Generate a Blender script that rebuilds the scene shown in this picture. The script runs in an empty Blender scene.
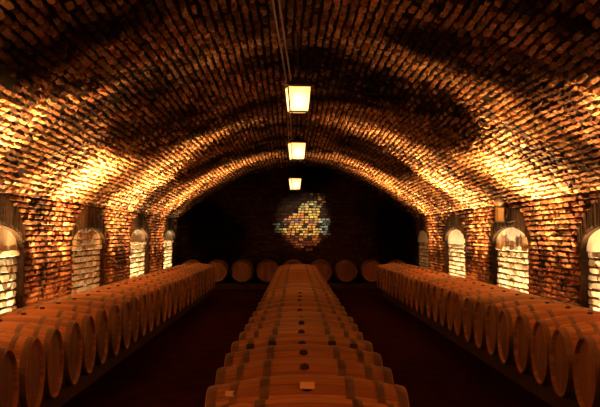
import bpy, bmesh, math, random
from mathutils import Vector, Matrix, noise
random.seed(7)
PI = math.pi
sc = bpy.context.scene
COL = sc.collection
R_ = random.random
def U(a, b): return a + (b - a) * random.random()

# ------------------------------------------------------------------ measurements (metres)
XL, XR = -3.37, 3.70            # side walls
YN, YF = -1.6, 30.4             # wall behind the viewer, far wall
CX = (XL + XR) / 2
HALF = (XR - XL) / 2
SPRING, APEX = 2.11, 3.66
RISE = APEX - SPRING
RAD = (HALF**2 + RISE**2) / (2 * RISE)
ZC = APEX - RAD
TH = math.asin(HALF / RAD)
BAY = 5.6
NICHES = [11.3 + BAY * k for k in (-1, 0, 1, 2, 3)]
PIERS = [8.5 + BAY * k for k in (-1, 0, 1, 2, 3)]
NW = 1.4                         # niche half width
NS, NT = 1.42, 1.70              # niche spring and crown heights
ND = 0.11                        # niche depth
EYE = 1.57

# ------------------------------------------------------------------ materials
def new_mat(name):
    m = bpy.data.materials.new(name); m.use_nodes = True
    nt = m.node_tree; b = nt.nodes['Principled BSDF']
    return m, nt, b
def N(nt, t, **kw):
    n = nt.nodes.new(t)
    for k, v in kw.items():
        if k in n.inputs: n.inputs[k].default_value = v
        else: setattr(n, k, v)
    return n
def ramp(nt, stops):
    r = nt.nodes.new('ShaderNodeValToRGB'); e = r.color_ramp.elements
    while len(e) < len(stops): e.new(.5)
    for i, (p, c) in enumerate(stops):
        e[i].position = p; e[i].color = (*c, 1) if len(c) == 3 else c
    return r
def mixmul(nt, a, b, fac=1.0):
    x = nt.nodes.new('ShaderNodeMix'); x.data_type = 'RGBA'; x.blend_type = 'MULTIPLY'
    x.inputs[0].default_value = fac
    nt.links.new(a, x.inputs[6]); nt.links.new(b, x.inputs[7]); return x.outputs[2]

def brick_mat(name, bump=.6, rough=.85, soot=True, scale=22):
    m, nt, b = new_mat(name); L = nt.links.new
    at = N(nt, 'ShaderNodeAttribute', attribute_name='Col')
    tc = N(nt, 'ShaderNodeTexCoord')
    n1 = N(nt, 'ShaderNodeTexNoise', Scale=scale, Detail=5.0, Roughness=.65)
    L(tc.outputs['Object'], n1.inputs['Vector'])
    r1 = ramp(nt, [(.3, (.35, .33, .3)), (.62, (1, 1, 1))]); L(n1.outputs['Fac'], r1.inputs['Fac'])
    c = mixmul(nt, at.outputs['Color'], r1.outputs['Color'])
    if soot:
        n2 = N(nt, 'ShaderNodeTexNoise', Scale=.55, Detail=4.0, Roughness=.6)
        L(tc.outputs['Object'], n2.inputs['Vector'])
        r2 = ramp(nt, [(.40, (.07, .045, .04)), (.58, (1, 1, 1))]); L(n2.outputs['Fac'], r2.inputs['Fac'])
        c = mixmul(nt, c, r2.outputs['Color'])
    L(c, b.inputs['Base Color'])
    b.inputs['Roughness'].default_value = rough; b.inputs['Specular IOR Level'].default_value = .08
    n3 = N(nt, 'ShaderNodeTexNoise', Scale=45.0, Detail=6.0, Roughness=.7)
    L(tc.outputs['Object'], n3.inputs['Vector'])
    bp = N(nt, 'ShaderNodeBump', Strength=bump, Distance=.02)
    L(n3.outputs['Fac'], bp.inputs['Height']); L(bp.outputs['Normal'], b.inputs['Normal'])
    return m
def rough_mat(name, col, col2, scale=8, rough=.8, bump=.3, metallic=0, dist=.01):
    m, nt, b = new_mat(name); L = nt.links.new
    tc = N(nt, 'ShaderNodeTexCoord')
    n1 = N(nt, 'ShaderNodeTexNoise', Scale=float(scale), Detail=5.0, Roughness=.6)
    L(tc.outputs['Object'], n1.inputs['Vector'])
    r1 = ramp(nt, [(.35, col), (.65, col2)]); L(n1.outputs['Fac'], r1.inputs['Fac'])
    L(r1.outputs['Color'], b.inputs['Base Color'])
    b.inputs['Roughness'].default_value = rough; b.inputs['Metallic'].default_value = metallic; b.inputs['Specular IOR Level'].default_value = .5 if metallic else .12
    bp = N(nt, 'ShaderNodeBump', Strength=bump, Distance=dist)
    L(n1.outputs['Fac'], bp.inputs['Height']); L(bp.outputs['Normal'], b.inputs['Normal'])
    return m
def emit_mat(name, col, s):
    m, nt, b = new_mat(name)
    b.inputs['Base Color'].default_value = (*col, 1)
    b.inputs['Emission Color'].default_value = (*col, 1); b.inputs['Emission Strength'].default_value = s
    return m

M_vault = brick_mat('vault_brick')
M_wallb = brick_mat('wall_brick', soot=True)
M_niche = brick_mat('niche_stone', soot=False, bump=.5)
M_patch = brick_mat('patch_brick', soot=False, bump=.3)
M_plaster = rough_mat('niche_plaster', (.62, .56, .44), (.8, .74, .6), 7, .9, .4)
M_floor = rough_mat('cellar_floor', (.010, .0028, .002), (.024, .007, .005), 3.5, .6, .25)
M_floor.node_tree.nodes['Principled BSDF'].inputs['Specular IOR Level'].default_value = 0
M_iron = rough_mat('dark_iron', (.015, .012, .01), (.04, .03, .025), 30, .5, .2, .6)
M_hoop = rough_mat('hoop_steel', (.075, .045, .026), (.13, .078, .044), 14, .5, .1, .35)
M_rail = rough_mat('rail_timber', (.025, .012, .007), (.05, .025, .013), 10, .8, .3)
M_bung = rough_mat('bung', (.025, .01, .006), (.05, .02, .01), 20, .6, .2)
M_paper = rough_mat('paper_label', (.42, .30, .18), (.55, .40, .25), 8, .8, .05)
M_pipe = rough_mat('steel_conduit', (.16, .12, .10), (.28, .2, .16), 9, .45, .1, .5)
M_brass = rough_mat('brass', (.5, .34, .12), (.75, .52, .2), 9, .3, .05, .8)

def wood_mat(name, head=False):
    m, nt, b = new_mat(name); L = nt.links.new
    tc = N(nt, 'ShaderNodeTexCoord'); sp = N(nt, 'ShaderNodeSeparateXYZ')
    L(tc.outputs['Object'], sp.inputs[0])
    if head:
        mu = N(nt, 'ShaderNodeMath', operation='MULTIPLY'); mu.inputs[1].default_value = 10.5
        L(sp.outputs['Y'], mu.inputs[0]); src = mu.outputs[0]
    else:
        zz = N(nt, 'ShaderNodeMath', operation='SUBTRACT'); zz.inputs[1].default_value = .35
        L(sp.outputs['Z'], zz.inputs[0])
        a = N(nt, 'ShaderNodeMath', operation='ARCTAN2'); L(sp.outputs['Y'], a.inputs[0]); L(zz.outputs[0], a.inputs[1])
        mu = N(nt, 'ShaderNodeMath', operation='MULTIPLY'); mu.inputs[1].default_value = 28 / (2 * PI)
        L(a.outputs[0], mu.inputs[0])
        ad = N(nt, 'ShaderNodeMath', operation='ADD'); ad.inputs[1].default_value = 50.5
        L(mu.outputs[0], ad.inputs[0]); src = ad.outputs[0]
    fl = N(nt, 'ShaderNodeMath', operation='FLOOR'); L(src, fl.inputs[0])
    fr = N(nt, 'ShaderNodeMath', operation='FRACT'); L(src, fr.inputs[0])
    oi = N(nt, 'ShaderNodeObjectInfo')
    cb = N(nt, 'ShaderNodeCombineXYZ'); L(fl.outputs[0], cb.inputs[0]); L(oi.outputs['Random'], cb.inputs[1])
    wn = N(nt, 'ShaderNodeTexWhiteNoise'); L(cb.outputs[0], wn.inputs['Vector'])
    r = ramp(nt, [(0, (.26, .105, .028)), (.5, (.35, .155, .048)), (1, (.46, .22, .075))]); L(wn.outputs['Value'], r.inputs['Fac'])
    jr = ramp(nt, [(0, (.25, .2, .18)), (.05, (1, 1, 1)), (.95, (1, 1, 1)), (1, (.25, .2, .18))]); L(fr.outputs[0], jr.inputs['Fac'])
    c = mixmul(nt, r.outputs['Color'], jr.outputs['Color'])
    mp = N(nt, 'ShaderNodeMapping'); mp.inputs['Scale'].default_value = (2, 30, 30) if not head else (30, 30, 3)
    L(tc.outputs['Object'], mp.inputs['Vector'])
    n1 = N(nt, 'ShaderNodeTexNoise', Scale=1.5, Detail=4.0); L(mp.outputs[0], n1.inputs['Vector'])
    r1 = ramp(nt, [(.3, (.6, .55, .5)), (.65, (1, 1, 1))]); L(n1.outputs['Fac'], r1.inputs['Fac'])
    c = mixmul(nt, c, r1.outputs['Color'])
    r3 = ramp(nt, [(0, (.72, .68, .66)), (1, (1.0, 1.0, 1.0))] if not head else [(0, (.36, .32, .3)), (1, (.62, .56, .52))]); L(oi.outputs['Random'], r3.inputs['Fac'])  # heads toned darker: weaker light on upright faces put into the wood colour
    c = mixmul(nt, c, r3.outputs['Color'])
    L(c, b.inputs['Base Color']); b.inputs['Roughness'].default_value = .62
    bp = N(nt, 'ShaderNodeBump', Strength=.4, Distance=.004); L(jr.outputs['Color'], bp.inputs['Height'])
    L(bp.outputs['Normal'], b.inputs['Normal'])
    return m
M_stave = wood_mat('oak_staves'); M_head = wood_mat('oak_head', True)

# ------------------------------------------------------------------ helpers
def link(name, me, mat, parent=None):
    o = bpy.data.objects.new(name, me); COL.objects.link(o)
    if mat and not me.materials: me.materials.append(mat)
    if parent: o.parent = parent
    return o
def tag(o, label=None, cat=None, group=None, kind=None):
    if label: o['label'] = label
    if cat: o['category'] = cat
    if group: o['group'] = group
    if kind: o['kind'] = kind
    return o
def empty(name, loc, rz=0):
    o = bpy.data.objects.new(name, None); COL.objects.link(o)
    o.location = loc; o.rotation_euler = (0, 0, rz); o.empty_display_size = .1
    return o
class MB:
    def __init__(s): s.v = []; s.f = []; s.c = []; s.mi = []; s.sm = []
    def add(s, vs, fs, col=(1, 1, 1), mi=0, smooth=False):
        b = len(s.v); s.v += [tuple(v) for v in vs]; s.c += [col] * len(vs)
        for f in fs: s.f.append(tuple(b + i for i in f)); s.mi.append(mi); s.sm.append(smooth)
    def box(s, x0, x1, y0, y1, z0, z1, col=(1, 1, 1), bev=0):
        vs = [(x, y, z) for x in (x0, x1) for y in (y0, y1) for z in (z0, z1)]
        s.add(vs, [(0, 1, 3, 2), (4, 6, 7, 5), (0, 4, 5, 1), (2, 3, 7, 6), (0, 2, 6, 4), (1, 5, 7, 3)], col)
    def tube(s, pts, r, seg=10):
        pts = [Vector(p) for p in pts]; rings = []
        for i, p in enumerate(pts):
            d = (pts[min(i + 1, len(pts) - 1)] - pts[max(i - 1, 0)]).normalized()
            a = d.orthogonal().normalized() if abs(d.z) > .9 else d.cross(Vector((0, 0, 1))).normalized()
            bb = d.cross(a)
            rr = r[i] if isinstance(r, (list, tuple)) else r
            rings.append([p + (a * math.cos(2 * PI * k / seg) + bb * math.sin(2 * PI * k / seg)) * rr for k in range(seg)])
        vs = [q for g in rings for q in g]; fs = []
        for i in range(len(pts) - 1):
            for k in range(seg):
                fs.append((i * seg + k, i * seg + (k + 1) % seg, (i + 1) * seg + (k + 1) % seg, (i + 1) * seg + k))
        fs.append(tuple(range(seg))[::-1]); fs.append(tuple((len(pts) - 1) * seg + k for k in range(seg)))
        s.add(vs, fs, smooth=True)
    def build(s, name, mats, parent=None):
        me = bpy.data.meshes.new(name); me.from_pydata(s.v, [], s.f); 
        a = me.color_attributes.new('Col', 'FLOAT_COLOR', 'POINT')
        a.data.foreach_set('color', [x for c in s.c for x in (*c, 1.0)])
        me.polygons.foreach_set('material_index', s.mi); me.polygons.foreach_set('use_smooth', s.sm)
        mats = mats if isinstance(mats, (list, tuple)) else [mats]
        for m in mats: me.materials.append(m)
        me.update()
        bm = bmesh.new(); bm.from_mesh(me); bmesh.ops.recalc_face_normals(bm, faces=bm.faces) if len(s.f) < 3000 else None
        bm.to_mesh(me); bm.free()
        return link(name, me, None, parent)

OCT = [(-1, -.6), (-.78, -1), (.78, -1), (1, -.6), (1, .6), (.78, 1), (-.78, 1), (-1, .6)]
def stone(mb, P, w, h, dep, col, jit=.13, inset=.78):
    """irregular worn brick; P(a, b, o) maps face coords (metres) and height o off the wall to a point"""
    lo, hi = [], []
    dx, dy = U(-.004, .004), U(-.004, .004)
    tilt = U(-.25, .25) * dep; tilt2 = U(-.25, .25) * dep
    for (a, b) in OCT:
        ja, jb = 1 + U(-jit, jit), 1 + U(-jit, jit)
        A, B = a * w / 2 * ja + dx, b * h / 2 * jb + dy
        lo.append(P(A, B, -.004))
        k = inset + U(-.07, .07)
        hi.append(P(A * (k + .12 if w > h else k), B * k, dep + tilt * a + tilt2 * b))
    fs = [tuple(range(8, 16))] + [(i, (i + 1) % 8, 8 + (i + 1) % 8, 8 + i) for i in range(8)]
    mb.add(lo + hi, fs, col)

def tone(base, var=.35, red=.15):
    k = 1 + U(-var, var); r = U(-red, red)
    return (min(1, base[0] * k * (1 + r * .3)), base[1] * k * (1 - r * .5), base[2] * k * (1 - r))

# ------------------------------------------------------------------ vault (ceiling)
def bulge(y, th):
    u = abs(th) / TH
    A = max(0, 1 - u**4) * (.05 + .08 * u)
    s = abs(math.sin(PI * (y - 8.5) / BAY)) ** .75
    n = noise.noise(Vector((y * .8, th * 4, 3.3))) * .03
    return A * s + n * (1 - u**6) - .13 * math.sin(PI * min(1, u)**1.6)
def VP(th, y, off):
    r = RAD + bulge(y, th) - off
    return (CX + r * math.sin(th), y, ZC + r * math.cos(th))
mb = MB()
ny, nt_ = 640, 90
vs = [VP(-TH + 2 * TH * j / nt_, YN + (YF - YN) * i / ny, 0) for i in range(ny + 1) for j in range(nt_ + 1)]
fs = [(i * (nt_ + 1) + j, i * (nt_ + 1) + j + 1, (i + 1) * (nt_ + 1) + j + 1, (i + 1) * (nt_ + 1) + j) for i in range(ny) for j in range(nt_)]
mb.add(vs, fs, (.022, .012, .008))
PITCH = .083
ncourse = int(2 * TH * RAD / PITCH)
for c in range(ncourse):
    th0 = -TH + (c + .5) * 2 * TH / ncourse
    y = YN + U(0, .3)
    while y < YF - .05:
        ln = U(.12, .23)
        yc = y + ln / 2; y += ln
        if yc + ln / 2 > YF: break
        if R_() < .04: continue
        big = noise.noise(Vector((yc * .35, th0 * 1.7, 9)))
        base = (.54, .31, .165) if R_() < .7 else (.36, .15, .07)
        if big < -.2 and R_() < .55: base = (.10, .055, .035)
        wob = noise.noise(Vector((yc * .6, th0 * 5, 1.0))) * .012
        jb = U(-.007, .007)
        def P(a, b, o, yc=yc, th0=th0, wob=wob, jb=jb): return VP(th0 + (b + wob + jb) / RAD, yc + a, o)
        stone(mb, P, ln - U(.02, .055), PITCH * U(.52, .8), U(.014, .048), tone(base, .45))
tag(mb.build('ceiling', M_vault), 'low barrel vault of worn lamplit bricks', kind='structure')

# ------------------------------------------------------------------ side walls
def arch_z(dy, a=NW, top=NT):
    t = 1 - (dy / a)**2
    return NS + (top - NS) * math.sqrt(t) if t > 0 else NS
def nearest(y): return min(NICHES, key=lambda q: abs(q - y))
def side_wall(side):
    X = XL if side < 0 else XR
    inn = -side                       # +1 = into the room for the left wall
    M = MB(); mc = (.05, .027, .018)
    # mortar plane, column by column around the openings
    ys = [YN]
    for n in NICHES: ys += [n - NW + 2 * NW * i / 28 for i in range(29)]
    ys.append(YF)
    def quad(y0, y1, z00, z01, z10, z11):
        M.add([(X, y0, z00), (X, y1, z01), (X, y1, z11), (X, y0, z10)], [(0, 1, 2, 3)], mc)
    for a, b in zip(ys, ys[1:]):
        if b - a < 1e-6: continue
        q = nearest((a + b) / 2)
        if abs((a + b) / 2 - q) < NW: quad(a, b, arch_z(a - q), arch_z(b - q), SPRING + .02, SPRING + .02)
        else: quad(a, b, 0, 0, SPRING + .02, SPRING + .02)
    # solid backing so the wall has thickness
    Xo = X - inn * (ND + .25)
    M.add([(Xo, YN, 0), (Xo, YF, 0), (Xo, YF, SPRING + .02), (Xo, YN, SPRING + .02)], [(0, 1, 2, 3)], mc)
    M.add([(X, YN, SPRING + .02), (X, YF, SPRING + .02), (Xo, YF, SPRING + .02), (Xo, YN, SPRING + .02)], [(0, 1, 2, 3)], mc)
    # niche jambs and intrados
    for n in NICHES:
        prof = [(n - NW, 0), (n - NW, NS * .5)] + [(n - NW * math.cos(PI * i / 24), NS + (NT - NS) * math.sin(PI * i / 24)) for i in range(25)] + [(n + NW, NS * .5), (n + NW, 0)]
        k = len(prof)
        M.add([(X, y, z) for y, z in prof] + [(X - inn * ND, y, z) for y, z in prof], [(i, i + 1, k + i + 1, k + i) for i in range(k - 1)], (.10, .055, .03))
    # courses on the piers and spandrels
    z = .02; row = 0
    while z < SPRING - .03:
        h = U(.066, .080)
        y = YN + U(0, .2)
        while y < YF - .1:
            ln = U(.17, .30); yc = y + ln / 2; y += ln
            if yc + ln / 2 > YF: break
            q = nearest(yc); dy = abs(yc - q)
            zz = z + h / 2
            if dy < NW + .02 + ln * .5 and zz < NS + .02: 
                if dy < NW + .01: continue
                if dy - ln / 2 < NW: ln = 2 * (dy - NW) - .01
                if ln < .06: continue
            e = (dy / (NW + .16))**2 + ((max(0, zz - NS)) / (NT + .36 - NS))**2
            if zz >= NS and e < 1.0: continue
            base = (.27, .14, .07) if R_() < .55 else (.14, .05, .026)
            def P(a, b, o, yc=yc, zz=zz): return (X + inn * o, yc + a, zz + b)
            stone(M, P, ln - U(.015, .03), h * U(.62, .78), U(.012, .04), tone(base, .45))
        z += h; row += 1
    nm = 'wall_left' if side < 0 else 'wall_right'
    w = M.build(nm, M_wallb); tag(w, kind='structure')
    return w
wl = side_wall(-1); wr = side_wall(1)
tag(wl, 'left brick wall with arched lit niches'); tag(wr, 'right brick wall with arched lit niches')

tn = 0
for side in (-1, 1):
    X = XL if side < 0 else XR; inn = -side
    sname = 'left' if side < 0 else 'right'
    for k, n in enumerate(NICHES):
        # soldier-course arch over the opening
        M = MB(); nv = 34
        for i in range(nv):
            u = -1 + 2 * (i + .5) / nv
            yy = u * (NW + .02); z0 = arch_z(yy * .995) + .005
            out = math.sqrt(max(.02, 1 - (yy / (NW + .16))**2)) * (NT + .36 - NS) + NS
            L_ = out - z0
            if L_ < .06: continue
            wd = 2 * NW / nv
            lean = u * .10
            def P(a, b, o, n=n, yy=yy, z0=z0, L_=L_, lean=lean): return (X + inn * o, n + yy + b + lean * (a + L_ / 2) , z0 + L_ / 2 + a)
            stone(M, P, L_ - .012, wd * U(.62, .8), U(.01, .022), tone((.08, .045, .022), .4), jit=.05, inset=.85)
        tn += 1
        tag(M.build('trim_%d' % tn, M_wallb), kind='structure')
        # niche back: pale stone courses, plain tympanum
        M = MB(); XB = X - inn * ND
        ys = [n - NW + 2 * NW * i / 28 for i in range(29)]
        for a, b in zip(ys, ys[1:]):
            M.add([(XB, a, 0), (XB, b, 0), (XB, b, NS), (XB, a, NS)], [(0, 1, 2, 3)], (.10, .06, .035), 0)
        for a, b in zip(ys, ys[1:]):
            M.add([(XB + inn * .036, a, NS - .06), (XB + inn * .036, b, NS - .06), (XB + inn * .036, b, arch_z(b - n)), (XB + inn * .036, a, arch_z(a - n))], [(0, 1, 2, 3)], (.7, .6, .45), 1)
        z = .03
        dark = (side < 0 and k == 2)
        top = NT if dark else NS - .04
        while z < top - .03:
            h = U(.085, .11); y = n - NW + U(0, .04)
            while y < n + NW - .05:
                ln = U(.2, .42); yc = y + ln / 2; y += ln
                if yc + ln / 2 > n + NW: 
                    ln -= (yc + ln / 2 - n - NW); yc = n + NW - ln / 2
                    if ln < .06: break
                zz = z + h / 2
                if zz + h * .3 > arch_z(yc - n) and zz > NS: continue
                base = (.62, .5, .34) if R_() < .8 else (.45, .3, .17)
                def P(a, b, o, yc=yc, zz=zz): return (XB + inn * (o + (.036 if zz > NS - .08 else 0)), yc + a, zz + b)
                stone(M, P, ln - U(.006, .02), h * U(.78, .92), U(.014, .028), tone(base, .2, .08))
            z += h
        tn += 1
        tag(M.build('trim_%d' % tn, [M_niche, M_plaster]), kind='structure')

# ------------------------------------------------------------------ end walls, floor
MUR = [(40,240),(60,222),(95,212),(125,188),(190,150),(215,110),(265,92),(272,50),(300,38),(345,45),(348,108),(316,140),(312,190),(372,188),(382,230),(372,312),(322,332),(270,378),(190,382),(120,312),(50,278)]
def patch_to_wall(px, py):
    x = 265 + px / 5.81; y = 185 + py / 5.81
    return ((x - 290) / 1000 * YF, EYE + (235 - y) / 1000 * YF)
PATCH_W = [patch_to_wall(*p) for p in MUR]
def inside(x, z, poly):
    c = False; j = len(poly) - 1
    for i in range(len(poly)):
        if (poly[i][1] > z) != (poly[j][1] > z) and x < (poly[j][0] - poly[i][0]) * (z - poly[i][1]) / (poly[j][1] - poly[i][1]) + poly[i][0]: c = not c
        j = i
    return c
def vault_z(x): 
    t = RAD**2 - (x - CX)**2
    return ZC + math.sqrt(t)
colour_patch = MB()
def end_wall(Y, inn, name, patched):
    M = MB(); xs = [XL + (XR - XL) * i / 40 for i in range(41)]
    for a, b in zip(xs, xs[1:]):
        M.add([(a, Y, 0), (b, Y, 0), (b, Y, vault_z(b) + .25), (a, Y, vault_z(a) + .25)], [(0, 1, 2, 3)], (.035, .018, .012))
    z = .02
    while z < APEX + .1:
        h = U(.07, .082); x = XL + U(0, .1)
        while x < XR - .1:
            ln = U(.18, .30); xc = x + ln / 2; x += ln
            if xc + ln / 2 > XR: break
            zz = z + h / 2
            if zz > vault_z(xc) + .1: continue
            def P(a, b, o, xc=xc, zz=zz): return (xc + a, Y + inn * o, zz + b)
            if patched and any(inside(xc + k_ * ln / 2, zz, PATCH_W) for k_ in (-.6, 0, .6)):
              full = ln; xb = xc
              for half in (-1, 1):
                ln = full / 2; xc = xb + half * full / 4
                def P(a, b, o, xc=xc, zz=zz): return (xc + a, Y + inn * o, zz + b)
                if not inside(xc, zz, PATCH_W):
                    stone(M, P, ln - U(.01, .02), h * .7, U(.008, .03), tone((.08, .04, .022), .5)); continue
                u = 265 + 0; px = (xc / YF * 1000 + 290 - 265) * 5.81; py = (235 - (zz - EYE) / YF * 1000 - 185) * 5.81
                r = R_()
                if px < 95: c = (.35, .55, .45) if r < .6 else (.5, .45, .25)
                elif px > 318 and py > 180: c = (.6, .72, .68) if r < .65 else (.2, .25, .22)
                elif py < 150: c = (.75, .6, .25) if r < .6 else (.3, .3, .16)
                elif 230 < px < 315 and py < 210: c = (.95, .72, .15) if r < .7 else (.6, .25, .08)
                elif py > 300: c = (.8, .3, .08) if r < .6 else (.45, .08, .04)
                elif py > 240: c = (.95, .6, .15) if r < .6 else (.55, .2, .05)
                else: c = (.75, .28, .1) if r < .5 else ((.12, .12, .16) if r < .72 else (.85, .5, .15))
                if R_() < .22: c = (.06, .035, .025)
                stone(colour_patch, P, ln - U(.01, .02), h * U(.7, .86), U(.012, .035), tone(c, .3, .1), jit=.08)
              continue
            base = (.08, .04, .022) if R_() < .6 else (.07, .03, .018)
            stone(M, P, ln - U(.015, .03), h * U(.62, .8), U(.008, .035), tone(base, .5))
        z += h
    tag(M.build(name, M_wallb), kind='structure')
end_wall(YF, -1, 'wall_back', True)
end_wall(YN, 1, 'wall_front', False)
tag(colour_patch.build('wall_patch', M_patch), 'ragged patch of amber, red and teal coloured bricks high on the far wall', 'colour_patch')  # bricks inside the ragged outline each get their own colour

M = MB(); nx, ny = 24, 60
vs = [(XL - .65 + (XR - XL + 1.3) * j / nx, YN - .05 + (YF - YN + .1) * i / ny, noise.noise(Vector((j * .7, i * .9, 0))) * .004 - .004) for i in range(ny + 1) for j in range(nx + 1)]
M.add(vs, [(i * (nx + 1) + j, i * (nx + 1) + j + 1, (i + 1) * (nx + 1) + j + 1, (i + 1) * (nx + 1) + j) for i in range(ny) for j in range(nx)], smooth=True)
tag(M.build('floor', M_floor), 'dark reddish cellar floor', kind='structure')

# ------------------------------------------------------------------ barrels
RB, RH, HL = .35, .283, .475
def rb(x): return RB - (RB - RH) * (abs(x) / HL)**1.9
def lathe_x(prof, seg=40, zc=.35):
    """prof: list of (x, r)"""
    vs = []; fs = []
    for (x, r) in prof:
        for k in range(seg):
            a = 2 * PI * k / seg; vs.append((x, r * math.sin(a), zc + r * math.cos(a)))
    for i in range(len(prof) - 1):
        for k in range(seg):
            fs.append((i * seg + k, i * seg + (k + 1) % seg, (i + 1) * seg + (k + 1) % seg, (i + 1) * seg + k))
    return vs, fs
def barrel_mesh():
    M = MB()
    pr = [(-HL + .035, RH - .024), (-HL, RH - .012), (-HL, RH)]
    pr += [(-HL + 2 * HL * i / 22, rb(-HL + 2 * HL * i / 22)) for i in range(1, 22)]
    pr += [(HL, RH), (HL, RH - .012), (HL - .035, RH - .024)]
    vs, fs = lathe_x(pr); M.add(vs, fs, smooth=True)
    return M
def hoop(x0, w, parent):
    M = MB(); pr = []
    pr.append((x0 - w / 2, rb(x0 - w / 2) - .002))
    pr += [(x0 - w / 2, rb(x0 - w / 2) + .004), (x0, rb(x0) + .005), (x0 + w / 2, rb(x0 + w / 2) + .004)]
    pr.append((x0 + w / 2, rb(x0 + w / 2) - .002))
    vs, fs = lathe_x(pr); M.add(vs, fs)
    return M.build('hoop', M_hoop, parent)
def make_barrel():
    t = empty('wine_barrel', (0, 0, 0))
    b = barrel_mesh().build('staves', M_stave, t)
    for s in (-1, 1):
        M = MB(); r = RH - .02; seg = 40; x = s * (HL - .032)
        vs = [(x, 0, .35)] + [(x, r * math.sin(2 * PI * k / seg), .35 + r * math.cos(2 * PI * k / seg)) for k in range(seg)]
        vs += [(x - s * .02, p[1], p[2]) for p in vs[1:]]
        M.add(vs, [(0, 1 + k, 1 + (k + 1) % seg) for k in range(seg)] + [(1 + k, 1 + (k + 1) % seg, 1 + seg + (k + 1) % seg, 1 + seg + k) for k in range(seg)] + [tuple(1 + seg + k for k in range(seg))])
        M.build('barrel_head', M_head, t)
        hoop(s * .20, .042, t); hoop(s * .345, .038, t); hoop(s * .447, .046, t)
    M = MB(); z = .35 + RB
    M.tube([(0, 0, z - .01), (0, 0, z + .002), (0, 0, z + .014), (0, 0, z + .016)], [.026, .026, .023, .017], 14)
    M.build('bung', M_bung, t)
    return t
proto = make_barrel()
KIDS = list(proto.children)
first = [True]
def barrel(x, y, z, rz, label, group):
    if first[0]: o = proto; first[0] = False
    else:
        o = proto.copy(); COL.objects.link(o)
        for ch in KIDS:
            c = ch.copy(); COL.objects.link(c); c.parent = o
    o.location = (x, y, z); o.rotation_euler = (0, 0, rz)
    tag(o, label, 'barrel', group)
    return o
ORD = ['', 'first', 'second', 'third', 'fourth', 'fifth', 'sixth', 'seventh', 'eighth', 'ninth', 'tenth', 'eleventh', 'twelfth', 'thirteenth', 'fourteenth', 'fifteenth', 'sixteenth', 'seventeenth', 'eighteenth', 'nineteenth', 'twentieth']
TW = ['', 'twenty-first', 'twenty-second', 'twenty-third', 'twenty-fourth', 'twenty-fifth', 'twenty-sixth', 'twenty-seventh', 'twenty-eighth', 'twenty-ninth']
def ordn(i):
    if i <= 20: return ORD[i]
    if i < 30: return TW[i - 20]
    return 'thirtieth'
def rowlabel(i, n, row, where):
    if i == 1: return 'oak wine barrel nearest the viewer in the %s' % row
    if i == n: return 'oak wine barrel at far end of the %s' % row
    if i <= n // 2 + 1: return 'oak wine barrel in the %s, %s counted from the near end' % (row, ordn(i))
    k = n - i + 1
    return 'oak wine barrel in the %s, %s counted from the far end' % (row, ordn(k))
BZ = .15; SP = .72
XLF, XRF = -1.945, 2.25     # aisle-side faces
def xc_mid(y): return .075 + .0055 * (y - 4.5)
nl = 27
for i in range(nl):
    y = 6.95 + SP * i
    barrel(XLF - HL + U(-.012, .012), y, BZ, 0, rowlabel(i + 1, nl, 'left wall row', 'l'), 'oak barrels in the left wall row')
nr = 27
for i in range(nr):
    y = 6.96 + SP * i
    barrel(XRF + HL + U(-.012, .012), y, BZ, PI, rowlabel(i + 1, nr, 'right wall row', 'r'), 'oak barrels in the right wall row')
nm = 31
for i in range(nm):
    y = 3.73 + SP * i
    lab = None
    o = barrel(xc_mid(y) + U(-.01, .01), y, BZ, 0, '', 'oak barrels in the middle row')
    if i in (1, 2):
        nm_ = 'second' if i == 1 else 'third'
        lab = 'oak barrel with pale paper tag on top, %s from near end of middle row' % nm_
        M = MB(); z = .35 + RB
        # tag lies curved over the bung
        P = [(a, b, math.sqrt((rb(a) + .019)**2 - b * b) + .35) for a in (-.034, .034) for b in (-.028, -.01, .01, .028)]
        M.add(P + [(p[0], p[1], p[2] - .003) for p in P], [(0, 4, 5, 1), (1, 5, 6, 2), (2, 6, 7, 3), (8, 9, 13, 12), (9, 10, 14, 13), (10, 11, 15, 14), (0, 1, 9, 8), (1, 2, 10, 9), (2, 3, 11, 10), (4, 12, 13, 5), (5, 13, 14, 6), (6, 14, 15, 7), (0, 8, 12, 4), (3, 7, 15, 11)])
        for x0 in (-.36,):
            M2 = MB(); rr = rb(x0) + .008
            vv = [(x0 + sx * .022, q * math.sin(a), .35 + q * math.cos(a)) for sx in (-1, 1) for a in (-.07, .07) for q in (rr - .004, rr)]
            M2.add(vv, [(1, 3, 7, 5), (0, 4, 6, 2), (0, 1, 5, 4), (2, 6, 7, 3), (0, 2, 3, 1), (4, 5, 7, 6)])
            t2 = M2.build('paper_tag', M_paper, o); t2['label'] = 'small pale paper tag near the left end'
        tg = M.build('paper_tag', M_paper, o); tg['label'] = 'pale rectangular paper tag over the bung'
    elif i == 5:
        lab = 'oak barrel with square black patches on its hoops, sixth from near end of middle row'
        for x0 in (-.20, .20, -.345, .345):
            M = MB()
            rr = rb(x0) + .009
            vv = [(x0 + sx * .026, q * math.sin(a), .35 + q * math.cos(a)) for sx in (-1, 1) for a in (-.12, .0, .12) for q in (rr - .02, rr)]
            M.add(vv, [(1, 3, 9, 7), (3, 5, 11, 9), (0, 6, 8, 2), (2, 8, 10, 4), (0, 1, 7, 6), (4, 10, 11, 5), (0, 2, 3, 1), (2, 4, 5, 3), (6, 7, 9, 8), (8, 9, 11, 10)])
            c = M.build('hoop_patch', M_iron, o)  # square black patch laid over the hoop
    o.scale = (1.07 if i <= 5 else 1.03 if i <= 8 else 1, 1, 1)
    al = math.radians(U(26, 34)); o.rotation_euler[0] = al
    o.location = (o.location[0], y + .35 * math.sin(al), BZ + .35 - .35 * math.cos(al))
    o['label'] = lab or rowlabel(i + 1, nm, 'middle row', 'm')
side_tags = [(1, -.40), (2, -.37)]
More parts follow.
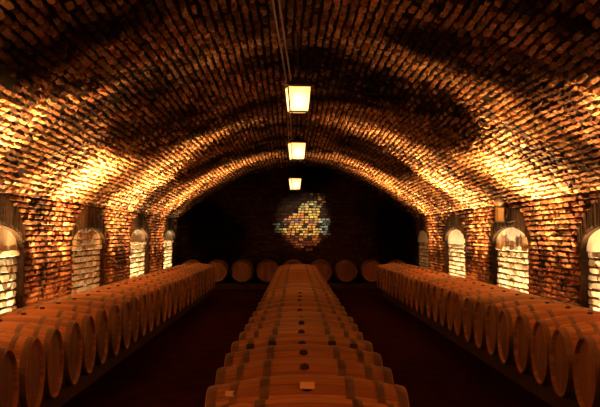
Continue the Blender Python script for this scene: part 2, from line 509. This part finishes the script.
# barrels standing across the end wall with their heads to the viewer
n_b = 9
fx = [-2.88, -2.13, -1.40, -.66, .10, .90, 1.64, 2.38, 3.14]
fl = ['in the corner behind the left row', 'just beyond the end of the left row', 'second clear of left row', 'just left of the middle row end', 'behind the far end of the middle row', 'just right of the middle row end', 'second clear of the middle row on its right', 'at the edge of the right row end', 'in the corner behind the right row']
for x, l in zip(fx, fl):
    barrel(x, 29.0 + HL, BZ, PI / 2, 'oak barrel facing out along end wall, ' + l, 'oak barrels along the end wall')

# rails
def rail(x0, y0, x1, y1, lab, grp):
    M = MB(); d = Vector((x1 - x0, y1 - y0, 0)).normalized(); s = Vector((-d.y, d.x, 0)) * .04
    a, b = Vector((x0, y0, 0)), Vector((x1, y1, 0))
    q = [a - s, a + s, b + s, b - s]; hz = .164
    e = .012
    vs = [(p.x, p.y, 0) for p in q] + [(p.x, p.y, hz - e) for p in q]
    q2 = [a - s * .75, a + s * .75, b + s * .75, b - s * .75]
    vs += [(p.x, p.y, hz) for p in q2]
    M.add(vs, [(3, 2, 1, 0), (0, 1, 5, 4), (1, 2, 6, 5), (2, 3, 7, 6), (3, 0, 4, 7), (4, 5, 9, 8), (5, 6, 10, 9), (6, 7, 11, 10), (7, 4, 8, 11), (8, 9, 10, 11)])
    tag(M.build('barrel_rail', M_rail), lab, 'rail', grp)
for dx, w in ((-.28, 'wall'), (.28, 'aisle')):
    rail(XLF - HL + dx, 6.55, XLF - HL + dx, 26.1, 'dark timber rail under the left barrel row, on its %s side' % w, 'timber rails under the barrels')
for dx, w in ((-.28, 'aisle'), (.28, 'wall')):
    rail(XRF + HL + dx, 6.55, XRF + HL + dx, 26.1, 'dark timber rail under the right barrel row, on its %s side' % w, 'timber rails under the barrels')
for dx, w in ((-.28, 'left'), (.28, 'right')):
    rail(xc_mid(3.3) + dx, 3.3, xc_mid(25.8) + dx, 25.8, 'dark timber rail under the middle barrel row, on its %s side' % w, 'timber rails under the barrels')
for dy, w in ((-.28, 'front'), (.28, 'wall')):
    rail(-3.3, 29.0 + HL + dy, 3.45, 29.0 + HL + dy, 'dark timber rail under the end wall barrels, on its %s side' % w, 'timber rails under the barrels')

# ------------------------------------------------------------------ ceiling lanterns
M_pane, ntp, bp_ = new_mat('lantern_glass')
ntp.nodes.remove(bp_)
tr = N(ntp, 'ShaderNodeBsdfTranslucent'); tr.inputs[0].default_value = (1, .6, .34, 1)
em = N(ntp, 'ShaderNodeEmission'); em.inputs[0].default_value = (1, .42, .09, 1); em.inputs[1].default_value = 1.05
ads = N(ntp, 'ShaderNodeAddShader'); ntp.links.new(tr.outputs[0], ads.inputs[0]); ntp.links.new(em.outputs[0], ads.inputs[1])
ntp.links.new(ads.outputs[0], ntp.nodes['Material Output'].inputs['Surface'])
M_bulb = emit_mat('lit_bulb', (1, .75, .4), 30)

def frustum(M, w0, w1, z0, z1):
    M.add([(-w0, -w0, z0), (w0, -w0, z0), (w0, w0, z0), (-w0, w0, z0), (-w1, -w1, z1), (w1, -w1, z1), (w1, w1, z1), (-w1, w1, z1)],
          [(3, 2, 1, 0), (0, 1, 5, 4), (1, 2, 6, 5), (2, 3, 7, 6), (3, 0, 4, 7), (4, 5, 6, 7)])
def lantern(x, y, z, rz, label, light=True):
    H = .135; W0, W1 = .098, .124
    t = empty('hanging_lantern', (x, y, z - H - .05), rz); tag(t, label, 'lantern', 'lanterns hung along the vault crown')
    o = H + .05
    M = MB(); frustum(M, W1 + .028, W1 + .028, o + H, o + H + .012); frustum(M, W1 + .02, .05, o + H + .012, o + H + .075); frustum(M, .03, .02, o + H + .075, o + H + .105)
    M.build('lantern_cap', M_iron, t)
    M = MB()
    for sx in (-1, 1):
        for sy in (-1, 1):
            M.tube([(sx * W0, sy * W0, o - H - .004), (sx * W1, sy * W1, o + H)], .0075, 6)
    for zz, w in ((o - H, W0), (o + H - .005, W1)):
        c = [(-w, -w, zz), (w, -w, zz), (w, w, zz), (-w, w, zz)]
        for i in range(4): M.tube([c[i], c[(i + 1) % 4]], .008, 6)
    M.build('lantern_frame', M_iron, t)
    M = MB(); frustum(M, .07, .03, o - H - .028, o - H - .044)
    for i in range(4):
        a = i * PI / 2 + PI / 4
        M.tube([(math.cos(a) * W0 * 1.3, math.sin(a) * W0 * 1.3, o - H), (math.cos(a) * .05, math.sin(a) * .05, o - H - .034)], .004, 5)
    M.build('lantern_base', M_iron, t)
    for k in range(4):
        a = k * PI / 2; M = MB()
        def rp(px, py, pz): return (px * math.cos(a) - py * math.sin(a), px * math.sin(a) + py * math.cos(a), pz)
        e = .004
        vs = [rp(-W0 + .006, -W0 + e, o - H + .006), rp(W0 - .006, -W0 + e, o - H + .006), rp(W1 - .006, -W1 + e, o + H - .01), rp(-W1 + .006, -W1 + e, o + H - .01)]
        vs += [rp(-W0 + .006, -W0 + 2 * e, o - H + .006), rp(W0 - .006, -W0 + 2 * e, o - H + .006), rp(W1 - .006, -W1 + 2 * e, o + H - .01), rp(-W1 + .006, -W1 + 2 * e, o + H - .01)]
        M.add(vs[:4], [(0, 1, 2, 3)])
        M.build('glass_pane', M_pane, t)
    M = MB(); M.tube([(0, 0, o + .06), (0, 0, o + .02), (0, 0, o - .02), (0, 0, o - .04)], [.014, .03, .026, .008], 12)
    M.build('bulb', M_bulb, t)
    top = vault_z(x) + .05
    M = MB(); M.tube([(0, 0, o + H + .1), (0, 0, top - (z - o))], .008, 8)
    M.tube([(0, 0, top - (z - o) - .03), (0, 0, top - (z - o) + .03)], [.045, .05], 14)
    M.build('hanging_rod', M_iron, t)
    return t
LANT = [(.084, 10.5, 1.57 + 1.425, .14, 'nearest and largest glowing glass lantern hanging from the vault'),
        (.11, 15.8, 1.57 + 1.325, .20, 'middle one of three glowing lanterns hanging from the vault crown'),
        (.12, 23.5, 1.57 + 1.20, .24, 'smallest farthest glowing lantern hanging before the dark end wall')]
for a in LANT: lantern(*a)

# conduits along the crown
def conduit(off, label):
    M = MB()
    path = [(-.26, 2.0), (-.135, 8.9), (-.05, 12.5), (-.03, 20), (-.02, 24.0)]
    pts = []
    for (a, ya), (b, yb) in zip(path, path[1:]):
        n = max(2, int((yb - ya) / .35))
        for i in range(n):
            t = i / n; y = ya + (yb - ya) * t; x = a + (b - a) * t + off
            pts.append((x, y, 3.535 + .008 * math.sin(y * 3 + off * 90)))
    M.tube(pts, .010, 8)
    tag(M.build('conduit', M_pipe), label, 'conduit', 'conduits along the vault crown')
conduit(0, 'left one of two thin metal conduits running along vault crown')
conduit(.055, 'right one of two thin metal conduits, closer to the hanging lanterns')

# wall lantern on the right
M_globe = emit_mat('warm_globe_glow', (1, .6, .22), .14)  # slight glow put into the globe so the round top looks lit
t = empty('wall_lantern', (XR, 17.0, 1.79)); tag(t, 'small brass wall lantern with round globe top above the right niche', 'lantern')
M = MB(); M.box(-.06, -.02, -.07, .07, .0, .42); M.build('back_plate', M_iron, t)
M = MB()
for zz in (.0, .24): M.box(-.19, -.06, -.065, .065, zz, zz + .018)
for sx in (-.183, -.067):
    for sy in (-.058, .058): M.box(sx - .007, sx + .007, sy - .007, sy + .007, .018, .24)
M.build('lantern_frame', M_brass, t)
M = MB(); M.add([(-.178, -.055, .02), (-.07, -.055, .02), (-.07, -.055, .238), (-.178, -.055, .238)], [(0, 1, 2, 3)])
M.add([(-.178, .055, .02), (-.178, -.055, .02), (-.178, -.055, .238), (-.178, .055, .238)], [(0, 1, 2, 3)])
M.build('glass_pane', emit_mat('wall_lantern_glass', (1, .42, .08), .4), t)
M = MB(); M.tube([(-.125, 0, .03), (-.125, 0, .06), (-.125, 0, .12), (-.125, 0, .14)], [.012, .028, .026, .008], 10); M.build('bulb', M_bulb, t)
M = MB()
n = 9
prof = [(.075 * math.sin(PI * i / n) + .001, .33 - .075 * math.cos(PI * i / n)) for i in range(n + 1)]
M.tube([(-.14, 0, z_) for r_, z_ in prof], [r_ for r_, z_ in prof], 18); M.build('globe', M_globe, t)
M = MB(); M.tube([(-.04, -.02 - .19 * math.sin(a), .16 + .09 * math.cos(a)) for a in [PI * 1.0 * i / 12 for i in range(13)]], .007, 6)
M.tube([(-.04, -.08, .02), (-.04, -.25, -.01), (-.04, -.5, .0), (-.03, -.7, .01)], .006, 6)
M.build('bracket_wire', M_pipe, t)

# ------------------------------------------------------------------ lights
def spot(loc, target, e, col, ang, blend=.7, rad=.04):
    l = bpy.data.lights.new('spot', 'SPOT'); l.energy = e; l.color = col; l.spot_size = math.radians(ang); l.spot_blend = blend; l.shadow_soft_size = rad
    o = bpy.data.objects.new('spot_light', l); COL.objects.link(o); o.location = loc
    o.rotation_euler = (Vector(target) - Vector(loc)).to_track_quat('-Z', 'Y').to_euler(); return o
def point(loc, e, col, rad=.05):
    l = bpy.data.lights.new('point', 'POINT'); l.energy = e; l.color = col; l.shadow_soft_size = rad
    o = bpy.data.objects.new('point_light', l); COL.objects.link(o); o.location = loc; return o
def area(loc, target, e, col, sx, sy, spread=60):
    l = bpy.data.lights.new('area', 'AREA'); l.shape = 'RECTANGLE'; l.size = sx; l.size_y = sy; l.energy = e; l.color = col; l.spread = math.radians(spread)
    o = bpy.data.objects.new('area_light', l); COL.objects.link(o); o.location = loc
    d = (Vector(target) - Vector(loc)).normalized(); xx = Vector((0, 1, 0)); yy = (-d).cross(xx).normalized()
    o.rotation_euler = Matrix((xx, yy, -d)).transposed().to_euler(); return o
AMB = (1, .50, .155); YEL = (1, .72, .36); ORA = (1, .50, .15)
PE = 10500; NE = 45
for side in (-1, 1):
    X = XL if side < 0 else XR; inn = -side
    for y in PIERS:
        for dy, q in ((-1.6, .10), (-.75, .9), (0, 1), (.75, .9), (1.6, .10)):
            spot((X + inn * .41, y + dy, .35), (X + inn * .74, y + dy * 1.15, 2.6), PE * q * (.45 if y > 25 else .85 if y > 19 else 1), AMB, 74, 1.0, .04)
        area((X + inn * .14, y, .42), (X + inn * .10, y, 1.6), 14, ORA, 2.3, .05)
    for k, n in enumerate(NICHES):
        e = NE
        if side < 0 and k == 2: e *= .13
        if side > 0 and k == 4: e *= .04
        area((X + inn * .10, n, .06), (X - inn * .10, n, 1.35), e, YEL, 2.4, .03, 36)
for (x, y, z, _, _l) in LANT:
    point((x, y, z - .03), 4.0, (1, .78, .5), .03)
    spot((x, y, z - .22), (x, y, 0), 14 + 6 * (y > 12), (1, .38, .075), 165 if y < 20 else 118, .5, .08)
# added spot without a fixture, brightens the coloured bricks on the end wall
spot((.32, 25.3, 3.3), (.40, YF, 2.05), 1700, (1, .85, .6), 20, 1.0, .02)

w = bpy.data.worlds.new('World'); sc.world = w; w.use_nodes = True
w.node_tree.nodes['Background'].inputs[0].default_value = (.02, .008, .004, 1)
w.node_tree.nodes['Background'].inputs[1].default_value = .3

# ------------------------------------------------------------------ camera
cam = bpy.data.cameras.new('Camera'); co = bpy.data.objects.new('Camera', cam); COL.objects.link(co)
co.location = (0, 0, EYE); cam.sensor_width = 36; cam.lens = 60
co.rotation_euler = (PI / 2 + math.atan(.0315), 0, -math.atan(.010))
sc.camera = co
sc.view_settings.view_transform = 'Standard'; sc.view_settings.look = 'None'
sc.view_settings.gamma = 1; sc.view_settings.exposure = 0; sc.view_settings.use_curve_mapping = False
